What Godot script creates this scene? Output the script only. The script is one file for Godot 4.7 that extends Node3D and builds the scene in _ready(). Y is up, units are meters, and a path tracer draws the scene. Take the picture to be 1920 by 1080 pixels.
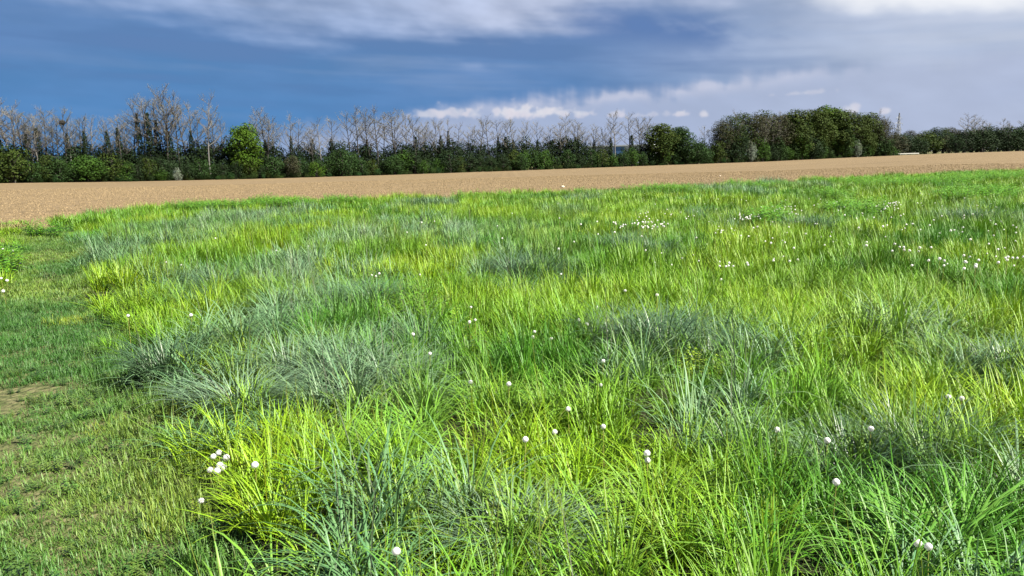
extends Node3D
# A spring meadow with a trodden path, a harrowed field behind it and a hedgerow of bare and leafy trees under a storm sky.

const EXPO := 4.3
const EYE := Vector3(0, 1.6, 0)
const FOCAL := 1386.0          # in pixels of a 1920 x 1080 picture
var cam_basis := Basis.from_euler(Vector3(deg_to_rad(-9.7), 0.0, deg_to_rad(-1.46)))
var rng := RandomNumberGenerator.new()
var taken := {}
var bump_noise := FastNoiseLite.new()
var tone_noise := FastNoiseLite.new()
var patch_noise := FastNoiseLite.new()
var cloud_noise := FastNoiseLite.new()
var wisp_noise := FastNoiseLite.new()

# ------------------------------------------------------------------ helpers

class Acc:
	var v := PackedVector3Array()
	var n := PackedVector3Array()
	var c := PackedColorArray()
	var i := PackedInt32Array()
	func vert(p: Vector3, nn: Vector3, col: Color) -> int:
		v.append(p); n.append(nn); c.append(col)
		return v.size() - 1
	func tri(a: int, b: int, d: int) -> void:
		var m := n[a] + n[b] + n[d]
		if (v[d] - v[a]).cross(v[b] - v[a]).dot(m) >= 0.0:
			i.append(a); i.append(b); i.append(d)
		else:
			i.append(a); i.append(d); i.append(b)
	func quad(a: int, b: int, d: int, e: int) -> void:
		tri(a, b, d); tri(a, d, e)
	func mesh(mat: Material) -> ArrayMesh:
		var arr := []
		arr.resize(Mesh.ARRAY_MAX)
		arr[Mesh.ARRAY_VERTEX] = v; arr[Mesh.ARRAY_NORMAL] = n; arr[Mesh.ARRAY_COLOR] = c; arr[Mesh.ARRAY_INDEX] = i
		var m := ArrayMesh.new()
		m.add_surface_from_arrays(Mesh.PRIMITIVE_TRIANGLES, arr)
		m.surface_set_material(0, mat)
		return m

func r(a: float, b: float) -> float:
	return rng.randf_range(a, b)

func numbered(called: String) -> String:
	if not taken.has(called):
		taken[called] = 0
		return called
	taken[called] += 1
	return "%s_%03d" % [called, taken[called]]

func thing(called: String, label: String, category: String, at: Vector3, turn := 0.0, group := "") -> Node3D:
	var o := Node3D.new()
	o.name = numbered(called)
	add_child(o)
	o.position = at
	o.rotation.y = turn
	o.set_meta("label", label)
	o.set_meta("category", category)
	if group:
		o.set_meta("group", group)
	return o

func part(called: String, m: Mesh, parent: Node3D, mat: Material = null) -> MeshInstance3D:
	var o := MeshInstance3D.new()
	o.name = called
	o.mesh = m
	if mat:
		o.material_override = mat
	parent.add_child(o, true)
	return o

func structure(called: String, m: Mesh) -> MeshInstance3D:
	var o := MeshInstance3D.new()
	o.name = called
	o.mesh = m
	add_child(o)
	o.set_meta("kind", "structure")
	return o

func stuff(called: String, label: String, category: String, m: Mesh, where: Array, tint: PackedColorArray, parent: Node3D = null) -> void:
	var mm := MultiMesh.new()
	mm.transform_format = MultiMesh.TRANSFORM_3D
	mm.use_colors = true
	mm.mesh = m
	mm.instance_count = where.size()
	for k in where.size():
		mm.set_instance_transform(k, where[k])
		mm.set_instance_color(k, tint[k])
	var o := MultiMeshInstance3D.new()
	o.multimesh = mm
	o.set_meta("kind", "stuff")
	if parent:
		o.name = called
		parent.add_child(o, true)
	else:
		o.name = numbered(called)
		add_child(o)
		o.set_meta("label", label)
		o.set_meta("category", category)

func noise(n: FastNoiseLite, sd: int, freq: float, octaves: int) -> void:
	n.seed = sd
	n.noise_type = FastNoiseLite.TYPE_SIMPLEX_SMOOTH
	n.frequency = freq
	n.fractal_octaves = octaves

func lin(red: float, green: float, blue: float) -> Color:      # photograph's 0..255 value to linear light
	return Color(red / 255.0, green / 255.0, blue / 255.0).srgb_to_linear()

func painted(albedo: Color, rough: float, back := 0.0, spec := 0.5) -> StandardMaterial3D:
	var m := StandardMaterial3D.new()
	m.vertex_color_use_as_albedo = true
	m.albedo_color = albedo.linear_to_srgb()
	m.roughness = rough
	m.metallic_specular = spec
	m.cull_mode = BaseMaterial3D.CULL_DISABLED
	if back > 0.0:
		m.backlight_enabled = true
		m.backlight = Color(back, back, back).linear_to_srgb()
	return m

# ------------------------------------------------------------------ where things stand

func ray(px: float, py: float) -> Vector3:
	return (cam_basis * Vector3(px - 960.0, 540.0 - py, -FOCAL)).normalized()

func at_height(px: float, py: float, y: float) -> Vector3:
	var d := ray(px, py)
	return EYE + d * ((y - EYE.y) / d.y)

const DIP_AZ := [-60.0, -34.2, -27.0, -18.7, -9.5, 0.2, 9.9, 19.1, 26.0, 30.5, 34.5, 60.0]
const DIP := [0.1, 0.08, -0.39, -0.7, -0.83, -0.84, -0.72, -0.62, 0.0, 0.38, 0.4, 0.4]

func table(xs: Array, ys: Array, x: float) -> float:
	if x <= xs[0]:
		return ys[0]
	for k in range(1, xs.size()):
		if x <= xs[k]:
			return lerpf(ys[k - 1], ys[k], (x - xs[k - 1]) / (xs[k] - xs[k - 1]))
	return ys[-1]

func land(x: float, z: float) -> float:                           # the lie of the land: level here, a shallow dip before the trees
	var far := smoothstep(55.0, 150.0, Vector2(x, z).length())
	if far <= 0.0 or z > 0.0:
		return 0.0
	return table(DIP_AZ, DIP, rad_to_deg(atan2(x, -z))) * far

func hedge_z(x: float) -> float:                                  # the line that the trees stand on
	return -139.0 - 0.68 * (x + 96.0)

func hedge_spot(px: float, behind: float) -> Vector3:
	var d := ray(px, 300.0)
	var t := (-139.0 - 0.68 * 96.0 - behind) / (d.z + 0.68 * d.x)
	var p := Vector3(d.x * t, 0, d.z * t)
	p.y = land(p.x, p.z) - 0.12
	return p

func tall_to(p: Vector3, py: float, px: float) -> float:          # how tall a thing at p is that reaches up to the pixel row py
	var d := ray(px, py)
	return EYE.y + d.y / Vector2(d.x, d.z).length() * Vector2(p.x, p.z).length() - p.y

var meadow_edge := PackedVector2Array([Vector2(-40, 3), Vector2(-40, -14), Vector2(-20, -19.6), Vector2(-14.6, -21), Vector2(-12.9, -20.9), Vector2(-13.5, -24), Vector2(-14.2, -27), Vector2(-13.2, -29.3),
	Vector2(-10.2, -29.9), Vector2(-7.5, -29.4), Vector2(-3.3, -29.8), Vector2(0, -30.6), Vector2(5.6, -32.4), Vector2(11.1, -35.1), Vector2(17.5, -38.2), Vector2(26.3, -43.6), Vector2(32, -46.7), Vector2(60, -61), Vector2(60, 3)])

const PATH_Z := [-22.5, -17.76, -9.33, -5.76, -3.78, -2.71, -1.0, 3.0]
const PATH_R := [-13.4, -10.1, -5.15, -3.0, -1.72, -1.12, -0.3, 1.2]
const PATH_L := [-15.2, -12.0, -6.65, -4.75, -3.6, -3.0, -2.4, -1.6]

func edge_noise(x: float, z: float) -> float:
	return patch_noise.get_noise_2d(x * 9.0, z * 9.0)

func path_in(x: float, z: float) -> float:                         # metres inside the trodden strip (negative outside)
	var w := 0.22 * edge_noise(x + 40.0, z)
	return minf(table(PATH_Z, PATH_R, z) - x + w, x - table(PATH_Z, PATH_L, z) + w)

func meadow_y(x: float, z: float) -> float:
	var y := 0.10 * bump_noise.get_noise_2d(x, z) + 0.05 * bump_noise.get_noise_2d(x * 3.1 + 9.0, z * 3.1)
	var p := path_in(x, z)
	var worn := smoothstep(-0.3, 0.3, p)
	return lerpf(y + 0.09, y * 0.3, worn)

func in_meadow(x: float, z: float) -> bool:
	var w := 0.35 * edge_noise(x, z)
	return Geometry2D.is_point_in_polygon(Vector2(x + w, z + w), meadow_edge)

# ------------------------------------------------------------------ sky

func sky_at(a: float, e: float) -> Color:
	# a: degrees to the right of north, e: degrees above the horizon. A storm front to the north-west, thinner bright cloud to the east.
	var ar := deg_to_rad(a)
	var er := deg_to_rad(e)
	var d := Vector3(sin(ar) * cos(er), sin(er), -cos(ar) * cos(er))
	var n := cloud_noise.get_noise_3d(d.x * 120.0, d.y * 480.0, d.z * 120.0)
	var layer := cloud_noise.get_noise_3d(d.x * 70.0 + 40.0, d.y * 1100.0 + d.x * 60.0, d.z * 70.0)
	var w := wisp_noise.get_noise_3d(d.x * 260.0, d.y * 620.0 + d.x * 120.0, d.z * 260.0)
	var storm := lin(84, 136, 191).lerp(lin(94, 137, 190), smoothstep(-22.0, 2.0, a))
	var slate := lin(100, 136, 186).lerp(lin(104, 137, 185), smoothstep(-22.0, 2.0, a))
	var pale := lin(200, 209, 228)
	var haze := lin(174, 186, 214)
	var white := lin(246, 248, 252)
	var east := smoothstep(1.0, 36.0, a + 3.0 * n) if a > -90.0 else smoothstep(-100.0, -170.0, a + 7.0 * n)
	var col := storm.lerp(slate, clampf(smoothstep(3.0, 10.0, e + 1.5 * n) * 0.9 + 0.2 * n, 0.0, 1.0))
	col = col.lerp(pale, east * 0.95)
	col = col * (1.0 + 0.14 * n + 0.05 * w)
	col = col.lerp(lin(150, 172, 208), clampf(0.8 * layer - 0.05, 0.0, 0.4) * smoothstep(2.0, 7.0, e) * smoothstep(-40.0, -12.0, a + 8.0 * n))
	col = col.lerp(lin(82, 116, 166), clampf(-1.2 * layer - 0.08, 0.0, 0.5) * smoothstep(3.0, 7.0, e) * (1.0 - 0.7 * east))
	# a darker tongue of cloud that reaches east under the high cloud
	var tongue := smoothstep(19.0, 11.0, a + 4.0 * w) * smoothstep(-1.0, 8.0, a) * exp(-pow((e - 9.3 + 0.12 * (a - 12.0)) / (1.5 + 0.6 * n), 2.0))
	col = col.lerp(lin(92, 125, 178), tongue * 0.95)
	# high bright cloud over the front, soft and ragged below
	var up := table(UP_AZ, UP_EL, a)
	var high := smoothstep(-2.0, 2.0, e - up + 1.7 * n + 0.7 * w + 1.6 * layer)
	col = col.lerp(lin(166, 184, 218).lerp(lin(192, 201, 225), smoothstep(-14.0, 2.0, a)) * (1.0 + 0.2 * w + 0.2 * n), high * 0.85)
	# white cloud above the pale east
	var sunward := smoothstep(15.0, 27.0, a + 4.0 * n) * smoothstep(8.6, 10.0, e + 0.11 * (a - 27.0) + 0.5 * w + 0.5 * n) if a > 0.0 else 0.0
	col = col.lerp(white, sunward * 0.9)
	# a faint grey bank low in the east
	var bank := smoothstep(28.0, 33.0, a) * exp(-pow((e - 3.6 - 0.12 * (a - 34.0)) / 0.9, 2.0)) * smoothstep(80.0, 50.0, a)
	col = col.lerp(lin(168, 184, 216), bank * 0.6)
	# open air under the front's lower edge, with a fringe of rain at the edge
	var streak := wisp_noise.get_noise_3d(d.x * 620.0, d.y * 60.0, d.z * 620.0)
	var under := 4.3 + (0.105 * a if a < 0.0 else 0.055 * a)
	under = maxf(under, 0.5) + 0.5 * streak + 0.5 * w
	var below := smoothstep(0.9, -0.9, e - under)
	below *= smoothstep(-40.0, -12.0, a) if a > -60.0 else smoothstep(-100.0, -160.0, a)
	below *= 0.55 + 0.45 * smoothstep(-27.0, -4.0, a) if a > -60.0 else 1.0
	col = col.lerp(haze * (1.0 + 0.07 * w), below * 0.85)
	var rim := exp(-pow((e - under + 0.3) / 0.42, 2.0)) * smoothstep(-6.0, 6.0, a) * smoothstep(30.0, 10.0, a)
	col = col.lerp(lin(216, 216, 231), clampf(rim * (0.36 + 0.6 * w + 0.5 * streak), 0.0, 0.5))
	# small heaps of cumulus far off
	if e < 6.0 and absf(a) < 60.0:
		var puff := wisp_noise.get_noise_3d(d.x * 1100.0, d.y * 1500.0, d.z * 1100.0)
		for h in HEAPS:
			var qx: float = (a - h[0]) / h[2]
			var qy: float = (e - h[1]) / h[3]
			if absf(qx) < 1.8 and qy > -1.2 and qy < 2.4:
				var q := sqrt(qx * qx + (qy * qy if qy > 0.0 else qy * qy * 3.0))
				var g := smoothstep(1.3, 0.3, q + 1.5 * puff)
				col = col.lerp(lin(226, 221, 230).lerp(lin(247, 243, 243), clampf(0.5 + 1.6 * puff + 0.4 * qy, 0.0, 1.0)), g * h[4] * 0.7)
	# grey cloud of middling brightness all round
	col = col.lerp(lin(146, 167, 202) * (1.0 + 0.2 * n + 0.1 * w), smoothstep(42.0, 85.0, absf(a)) * 0.95)
	# the rest of the dome: broken bright cloud
	var dome := smoothstep(13.0, 30.0, e)
	var mixed := lin(108, 140, 192).lerp(lin(196, 204, 224), clampf(0.45 + 0.9 * n + 0.3 * w, 0.0, 1.0))
	col = col.lerp(mixed, dome * 0.8)
	return col * (1.0 / EXPO)

const UP_AZ := [-60.0, -34.0, -24.0, -17.0, -14.0, -10.0, -5.0, 0.0, 3.5, 7.0, 10.0, 13.0, 16.0, 18.0, 60.0]
const UP_EL := [14.0, 13.0, 11.6, 9.6, 9.2, 9.6, 9.6, 9.7, 10.2, 11.6, 11.7, 11.2, 10.6, 10.9, 11.0]
const HEAPS := [[-6.0, 3.55, 1.3, 0.45, 0.75], [-4.2, 3.7, 1.2, 0.5, 0.75], [-2.4, 3.55, 0.9, 0.4, 0.6], [-0.3, 3.55, 1.0, 0.55, 0.9], [1.1, 3.65, 1.2, 0.6, 0.95], [2.6, 3.5, 1.1, 0.5, 0.95], [4.0, 3.45, 1.0, 0.42, 0.85], [5.4, 3.4, 0.9, 0.36, 0.8],
	[8.2, 3.3, 0.5, 0.3, 0.7], [10.6, 3.15, 1.9, 0.2, 0.4], [12.9, 3.15, 0.5, 0.28, 0.8], [14.6, 3.0, 0.36, 0.32, 0.8], [24.4, 2.8, 0.5, 0.4, 0.8], [26.6, 2.65, 0.3, 0.22, 0.9], [21.5, 4.2, 1.8, 0.15, 0.4]]

func make_sky() -> ImageTexture:
	var w := 4096
	var h := 2048
	var low_rows := 171                                            # finely computed from the horizon to 15 degrees
	var img := Image.create_empty(w, h, false, Image.FORMAT_RGBF)
	img.fill(lin(120, 105, 75) * 0.5)
	var cw := 512
	var ch := 216
	var coarse := Image.create_empty(cw, ch, false, Image.FORMAT_RGBF)
	for y in ch:
		var e := 90.0 - (y + 0.5) / ch * 75.0
		for x in cw:
			var a := (x + 0.5) / cw * 360.0
			coarse.set_pixel(x, y, sky_at(a if a < 180.0 else a - 360.0, e))
	coarse.resize(w, 1024 - low_rows, Image.INTERPOLATE_BILINEAR)
	img.blit_rect(coarse, Rect2i(0, 0, w, 1024 - low_rows), Vector2i.ZERO)
	for y in range(1024 - low_rows, 1025):
		var e := maxf(90.0 - (y + 0.5) / 2048.0 * 180.0, 0.0)
		var x := 0
		while x < w:
			var a := (x + 0.5) / w * 360.0
			a = a if a < 180.0 else a - 360.0
			var c := sky_at(a, e)
			if absf(a) < 50.0:
				img.set_pixel(x, y, c)
				x += 1
			else:
				for k in 4:
					img.set_pixel(mini(x + k, w - 1), y, c)
				x += 4
	return ImageTexture.create_from_image(img)

# ------------------------------------------------------------------ grass

func blade(acc: Acc, base: Vector3, yaw: float, length: float, width: float, lean: float, bend: float, segs: int, col: Color) -> void:
	var out := Vector3(cos(yaw), 0, sin(yaw))
	var side := Vector3(-sin(yaw), 0, cos(yaw))
	var p := base
	var ang := lean
	var before := -1
	var step := length / segs
	for k in segs + 1:
		var t := float(k) / segs
		var dir := out * sin(ang) + Vector3.UP * cos(ang)
		var nn := (out * cos(ang) - Vector3.UP * sin(ang)) * -1.0
		var wd := width * 0.5 * (0.75 + 0.5 * t if t < 0.4 else 0.95 * (1.0 - pow((t - 0.4) / 0.6, 1.7)))
		if k < segs:
			var a := acc.vert(p - side * wd, (nn - side * 0.35).normalized(), col)
			acc.vert(p + side * wd, (nn + side * 0.35).normalized(), col)
			if before >= 0:
				acc.quad(before, before + 1, a + 1, a)
			before = a
		else:
			var a := acc.vert(p, nn, col)
			acc.tri(before, before + 1, a)
		p += dir * step
		ang += bend / segs * (0.4 + 1.2 * t)

func blade_tone(mixed := 0.0) -> Color:
	var k := r(0.7, 1.3)
	var y := r(-0.16, 0.22)
	var q := rng.randf()
	if q < 0.045:
		return Color(1.5 * k, 0.9 * k, 5.0 * k)                 # a withered blade
	if mixed < 0.0 and q < 0.3:
		return Color(1.9 * k, 1.6 * k, 2.0 * k)                 # a bloomed, greyish blade
	if q < 0.045 + mixed:
		return Color(0.7 * k, 0.72 * k, 5.0 * k)                # a blade of the other, bluer grass
	return Color(k * (1.0 + y), k, k * (1.0 - 0.5 * y))

func patch(sd: int, radius: float, density: float, l0: float, l1: float, w0: float, w1: float, lean: float, b0: float, b1: float, segs: int, mixed: float, clump: float, mat: Material) -> ArrayMesh:
	# a round patch of single blades that grow in small clumps
	rng.seed = sd
	var acc := Acc.new()
	var blades := int(PI * radius * radius * density)
	var made := 0
	while made < blades:
		var a := r(0, TAU)
		var q := radius * sqrt(rng.randf())
		var mid := Vector3(cos(a) * q, -0.02, sin(a) * q)
		var tone := r(0.85, 1.16)
		var warm := r(0.9, 1.12)
		var high := r(0.5, 1.2)
		var sway := Vector2(rng.randfn(0.0, 0.12), rng.randfn(0.0, 0.12))
		for k in (rng.randi_range(14, 60) if l1 > 0.12 else rng.randi_range(4, 12)):
			var b := r(0, TAU)
			var d := clump * sqrt(rng.randf())
			var base := mid + Vector3(cos(b) * d, 0, sin(b) * d)
			var yaw := b + r(-0.9, 0.9) if rng.randf() < 0.7 else r(0, TAU)
			var bend := r(b0, b1)
			var lie := absf(rng.randfn(0.0, lean)) + d / clump * 0.3
			if rng.randf() < 0.16:
				bend += r(0.6, 1.7)
			elif rng.randf() < 0.14:
				lie += r(0.3, 0.9)
			var t := blade_tone(mixed)
			if l1 > 0.3 and rng.randf() < 0.012:                    # last year's dry stalk
				blade(acc, base, yaw, l1 * r(1.0, 1.35), w0 * 0.7, r(0.05, 0.3), r(0.0, 0.4), segs, Color(1.2, 0.6, 5.0))
			blade(acc, base, yaw, lerpf(l0, l1, pow(rng.randf(), 0.8)) * high, r(w0, w1), lie, bend, segs, Color(t.r * tone * warm, t.g * tone, t.b * tone))
			made += 1
	return acc.mesh(mat)

# centres of the blue-green grass, as picture positions and half sizes; they are turned into patches of ground
const BLUE := [[320, 440, 150, 34, 0.75], [430, 520, 130, 40, 0.8], [560, 570, 150, 50, 0.8], [610, 680, 210, 65, 0.95], [470, 770, 120, 50, 0.8], [320, 670, 90, 45, 0.9], [250, 480, 90, 40, 0.6], [650, 540, 130, 30, 0.7],
	[720, 440, 130, 26, 0.8], [900, 445, 140, 22, 0.8], [980, 508, 100, 34, 0.9], [1190, 470, 75, 26, 0.9], [600, 470, 90, 22, 0.6], [530, 428, 70, 14, 0.8], [800, 388, 70, 10, 0.7], [1080, 376, 90, 8, 0.7], [1050, 400, 60, 9, 0.6], [1380, 364, 80, 8, 0.8], [1500, 352, 90, 8, 0.8],
	[1515, 430, 45, 24, 0.8], [1830, 420, 60, 22, 0.7], [1220, 640, 120, 48, 0.95], [1360, 640, 70, 40, 0.7], [1650, 860, 270, 90, 0.55], [960, 1010, 190, 70, 0.5], [1400, 830, 150, 60, 0.4], [1850, 680, 120, 50, 0.6], [1310, 410, 40, 14, 0.6], [420, 1040, 90, 60, 0.3], [700, 760, 160, 70, 0.55], [1720, 600, 150, 50, 0.35]]
var blue_spots := []

func blue_at(x: float, z: float) -> float:
	var b := 0.0
	for s in blue_spots:
		var dx: float = (x - s[0]) / s[2]
		var dz: float = (z - s[1]) / s[3]
		var q := dx * dx + dz * dz
		if q < 1.6:
			b = maxf(b, s[4] * smoothstep(1.4, 0.3, q + 1.1 * edge_noise(x * 0.9 - 20.0, z * 0.9)))
	return b

func bare_spots() -> Array:                                       # where feet and wheels have worn the path to dry earth
	var bare := []
	for s in [[18, 742, 0.33], [40, 850, 0.17], [-40, 770, 0.35], [190, 868, 0.06], [95, 690, 0.1]]:
		var c := at_height(s[0], s[1], 0.0)
		bare.append([c.x, c.z, s[2]])
	return bare

func meadow_grass() -> void:
	var gm := painted(Color(1, 1, 1), 0.48, 0.34, 0.38)
	gm.resource_name = "grass_blade"
	# three grades of each kind by distance: [patch shapes, spacing]
	var fine := [[], [], []]
	var arch := [[], [], []]
	var turf := [[], [], []]
	for k in 7:
		fine[0].append(patch(100 + k, 0.27, 1750.0, 0.11, 0.40, 0.0036, 0.0085, 0.25, 0.1, 1.7, 5, 0.16, 0.05, gm))
		arch[0].append(patch(200 + k, 0.27, 880.0, 0.22, 0.55, 0.0055, 0.0108, 0.3, 0.9, 2.9, 6, -1.0, 0.05, gm))
		turf[0].append(patch(500 + k, 0.22, 6800.0, 0.025, 0.09, 0.003, 0.0058, 0.75, 0.2, 1.6, 3, 0.15, 0.03, gm))
	for k in 5:
		fine[1].append(patch(300 + k, 0.5, 1000.0, 0.16, 0.40, 0.0065, 0.011, 0.16, 0.1, 1.0, 3, 0.14, 0.08, gm))
		arch[1].append(patch(330 + k, 0.5, 640.0, 0.24, 0.54, 0.0065, 0.0115, 0.28, 0.7, 2.3, 4, -1.0, 0.08, gm))
		turf[1].append(patch(530 + k, 0.42, 3000.0, 0.03, 0.09, 0.005, 0.008, 0.8, 0.2, 1.4, 2, 0.12, 0.07, gm))
		fine[2].append(patch(360 + k, 0.8, 540.0, 0.18, 0.40, 0.011, 0.019, 0.16, 0.1, 0.8, 3, 0.12, 0.12, gm))
		arch[2].append(patch(390 + k, 0.8, 540.0, 0.24, 0.50, 0.011, 0.019, 0.25, 0.5, 1.9, 3, -1.0, 0.12, gm))
	turf[2] = turf[1]
	for s in BLUE:
		var c := at_height(s[0], s[1], 0.2)
		var e := at_height(s[0] + s[2], s[1], 0.2)
		var n := at_height(s[0], s[1] - s[3], 0.2)
		var f := at_height(s[0], s[1] + s[3], 0.2)
		blue_spots.append([c.x, (n.z + f.z) * 0.5, maxf(absf(e.x - c.x), 0.2), maxf(absf(n.z - f.z) * 0.5, 0.2), s[4]])
	var bare := bare_spots()
	var yellow := []
	for s in [[115, 828, 0.04], [190, 822, 0.05], [235, 785, 0.05], [120, 600, 0.1]]:
		var c := at_height(s[0], s[1], 0.05)
		yellow.append([c.x, c.z, s[2]])
	var sets := {}
	rng.seed = 7
	for walk in 2:                                                 # first the tall grass, then the path's turf
		var z := -0.7
		while z > -64.0:
			var dist := -z
			var gap := 0.36 if dist < 9.0 else (0.66 if dist < 20.0 else 1.05)
			if walk == 1:
				gap = 0.2 if dist < 9.0 else 0.4
				if dist > 24.0:
					break
			var x0 := maxf(-0.74 * dist - 2.6, -24.0)
			var x1 := minf(0.74 * dist + 2.6, 54.0)
			if walk == 1:
				x0 = maxf(x0, table(PATH_Z, PATH_L, z) - 0.5)
				x1 = minf(x1, table(PATH_Z, PATH_R, z) + 0.5)
			var x := x0
			while x < x1:
				var px := x + r(-0.5, 0.5) * gap
				var pz := z + r(-0.5, 0.5) * gap
				x += gap
				if not in_meadow(px, pz):
					continue
				var d := Vector2(px, pz).length()
				var inside := path_in(px, pz)
				if (inside > -0.12) != (walk == 1):
					continue
				var tone := tone_noise.get_noise_2d(px, pz)
				var drift := patch_noise.get_noise_2d(px * 3.0 + 90.0, pz * 3.0)
				var tall := 1.0 + 0.42 * patch_noise.get_noise_2d(px * 6.0, pz * 6.0 + 50.0) + r(-0.25, 0.2)
				var wide := r(0.92, 1.12)
				var kind := fine
				var called := "meadow_grass"
				var col := Color(0.138, 0.248, 0.006).lerp(Color(0.046, 0.152, 0.008), clampf(0.4 + 1.2 * tone + 0.6 * drift, 0.0, 1.0))
				if walk == 1:
					kind = turf
					called = "trodden_turf"
					var skip := false
					for b in bare:
						if Vector2(px - b[0], pz - b[1]).length() < b[2] + 0.06:
							skip = true
					if skip:
						continue
					col = Color(0.105, 0.17, 0.022).lerp(Color(0.036, 0.105, 0.015), clampf(0.5 + 1.3 * tone + drift, 0.0, 1.0))
					for b in yellow:
						if Vector2(px - b[0], pz - b[1]).length() < b[2] + 0.04:
							col = Color(0.14, 0.2, 0.014)
					tall = r(0.75, 1.25) * (1.0 + 0.9 * maxf(0.0, drift)) * (1.0 + 1.1 * smoothstep(0.35, -0.1, inside))
				else:
					var blue := blue_at(px, pz)
					if rng.randf() < maxf(blue * 0.7, 0.16 * smoothstep(8.0, 3.0, d)):
						kind = arch
						called = "arching_grass"
						if blue > 0.2 or rng.randf() < 0.4:
							col = Color(0.062, 0.14, 0.048).lerp(Color(0.115, 0.19, 0.095), clampf(0.5 + drift, 0.0, 1.0))
						else:
							col = col.lerp(Color(0.09, 0.19, 0.03), 0.6)
						tall *= 0.95
					elif blue > 0.3:
						col = col.lerp(Color(0.08, 0.165, 0.035), 0.5)
					if px < table(PATH_Z, PATH_L, pz):
						tall *= 0.6
						if pz < -15.0 and rng.randf() < 0.5:
							col = Color(0.2, 0.18, 0.07)
					tall *= lerpf(0.7, 1.0, smoothstep(-0.1, -0.4, inside))
				var k := r(0.88, 1.12)
				col = Color(col.r * k * r(0.94, 1.06), col.g * k, col.b * k)
				var pool: Array = kind[0 if dist < 9.0 else (1 if dist < 20.0 else 2)]
				var m: ArrayMesh = pool[rng.randi() % pool.size()]
				if not sets.has(m):
					sets[m] = [called, [], PackedColorArray()]
				var b := Basis(Vector3.UP, r(0, TAU)).scaled(Vector3(wide, tall, wide))
				b = Basis(Vector3(1, 0, 0), r(-0.06, 0.06)) * Basis(Vector3(0, 0, 1), r(-0.06, 0.06)) * b
				sets[m][1].append(Transform3D(b, Vector3(px, meadow_y(px, pz), pz)))
				sets[m][2].append(col)
			z -= gap
	var words := {"trodden_turf": "short trodden turf on the path at the meadow's edge", "arching_grass": "blue green arching grass growing in drifts through the meadow", "meadow_grass": "bright yellow green upright meadow grass"}
	var count := 0
	var tris := 0
	for m in sets:
		stuff(sets[m][0], words[sets[m][0]], "grass", m, sets[m][1], sets[m][2])
		count += sets[m][1].size()
		tris += (m as ArrayMesh).surface_get_array_index_len(0) / 3
	print("grass patches ", count, " triangles ", tris)

func tussocks() -> void:
	var gm := painted(Color(0.042, 0.088, 0.036), 0.4, 0.25, 0.5)
	gm.resource_name = "tussock_blade"
	var shapes := []
	for k in 4:
		rng.seed = 900 + k
		var acc := Acc.new()
		for j in 360:
			var a := r(0, TAU)
			var q := 0.20 * sqrt(rng.randf())
			blade(acc, Vector3(cos(a) * q * 1.25, -0.02, sin(a) * q), a + r(-0.7, 0.7), r(0.32, 0.72), r(0.0055, 0.0105), r(0.02, 0.25) + q * 1.6, r(0.9, 2.6), 6, blade_tone(-1.0))
		shapes.append(acc.mesh(gm))
	var bloom := painted(Color(0.095, 0.16, 0.085), 0.42, 0.25, 0.5)
	bloom.resource_name = "bloomed_blade"
	rng.seed = 31
	# picture column and row of the middle, size, pale or dark, what it stands beside
	var spots := [[960, 520, 1.0, 0, "beside a lone dandelion clock in the middle meadow"], [1015, 518, 1.0, 0, "joined to another in the middle meadow"], [1170, 478, 1.0, 0, "below the drift of many dandelion clocks"], [1225, 478, 0.9, 0, "joined to another below the dandelion drift"],
		[1175, 655, 0.85, 0, "with drooping blades, by scattered dandelion clocks"], [1245, 660, 0.95, 0, "largest of the dark mound in yellow green grass"], [1330, 668, 0.75, 0, "lowest of the dark mound, beside lime weeds"], [540, 690, 0.85, 1, "in the wide pale mat of fallen blades"], [640, 705, 0.9, 1, "in the middle of the wide pale mat"], [730, 715, 0.8, 1, "at the far end of the wide pale mat"],
		[450, 745, 0.85, 1, "at the near end of the wide pale mat"], [310, 690, 0.75, 0, "leaning over the path's edge"], [410, 545, 0.9, 0, "between the path and the leafy weeds"], [450, 540, 0.8, 1, "beside a darker one between path and leafy weeds"], [700, 575, 0.85, 0, "touching the leafy weeds"],
		[1500, 438, 1.0, 0, "standing alone below the pale drifts"], [1530, 436, 1.0, 0, "joined to the lone one below the pale drifts"], [1815, 428, 1.0, 0, "among lime grass towards the nettles"], [1845, 425, 1.1, 0, "joined to another towards the nettles"], [1310, 412, 0.9, 0, "between two drifts of dandelion clocks"], [960, 1010, 0.65, 1, "with wide arching blades in the long near grass"], [1600, 880, 0.7, 0, "under two large dandelion clocks"], [1730, 860, 0.75, 0, "in dark green grass beside large dandelion clocks"], [1890, 690, 0.7, 0, "in yellow green grass above a pair of dandelion clocks"]]
	for s in spots:
		var p := at_height(s[0], s[1], 0.14)
		p.y = meadow_y(p.x, p.z)
		var o := thing("grass_tussock", ("pale" if s[3] else "dark") + " blue green grass tussock " + s[4], "grass tussock", p, r(0, TAU), "blue green tussocks in the meadow")
		part("blades", shapes[rng.randi() % 4], o, bloom if s[3] else null)
		o.scale = Vector3(s[2] * r(0.9, 1.25), s[2] * (r(0.6, 0.72) if s[3] else r(0.78, 0.95)), s[2])

# ------------------------------------------------------------------ dandelions and weeds

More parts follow.
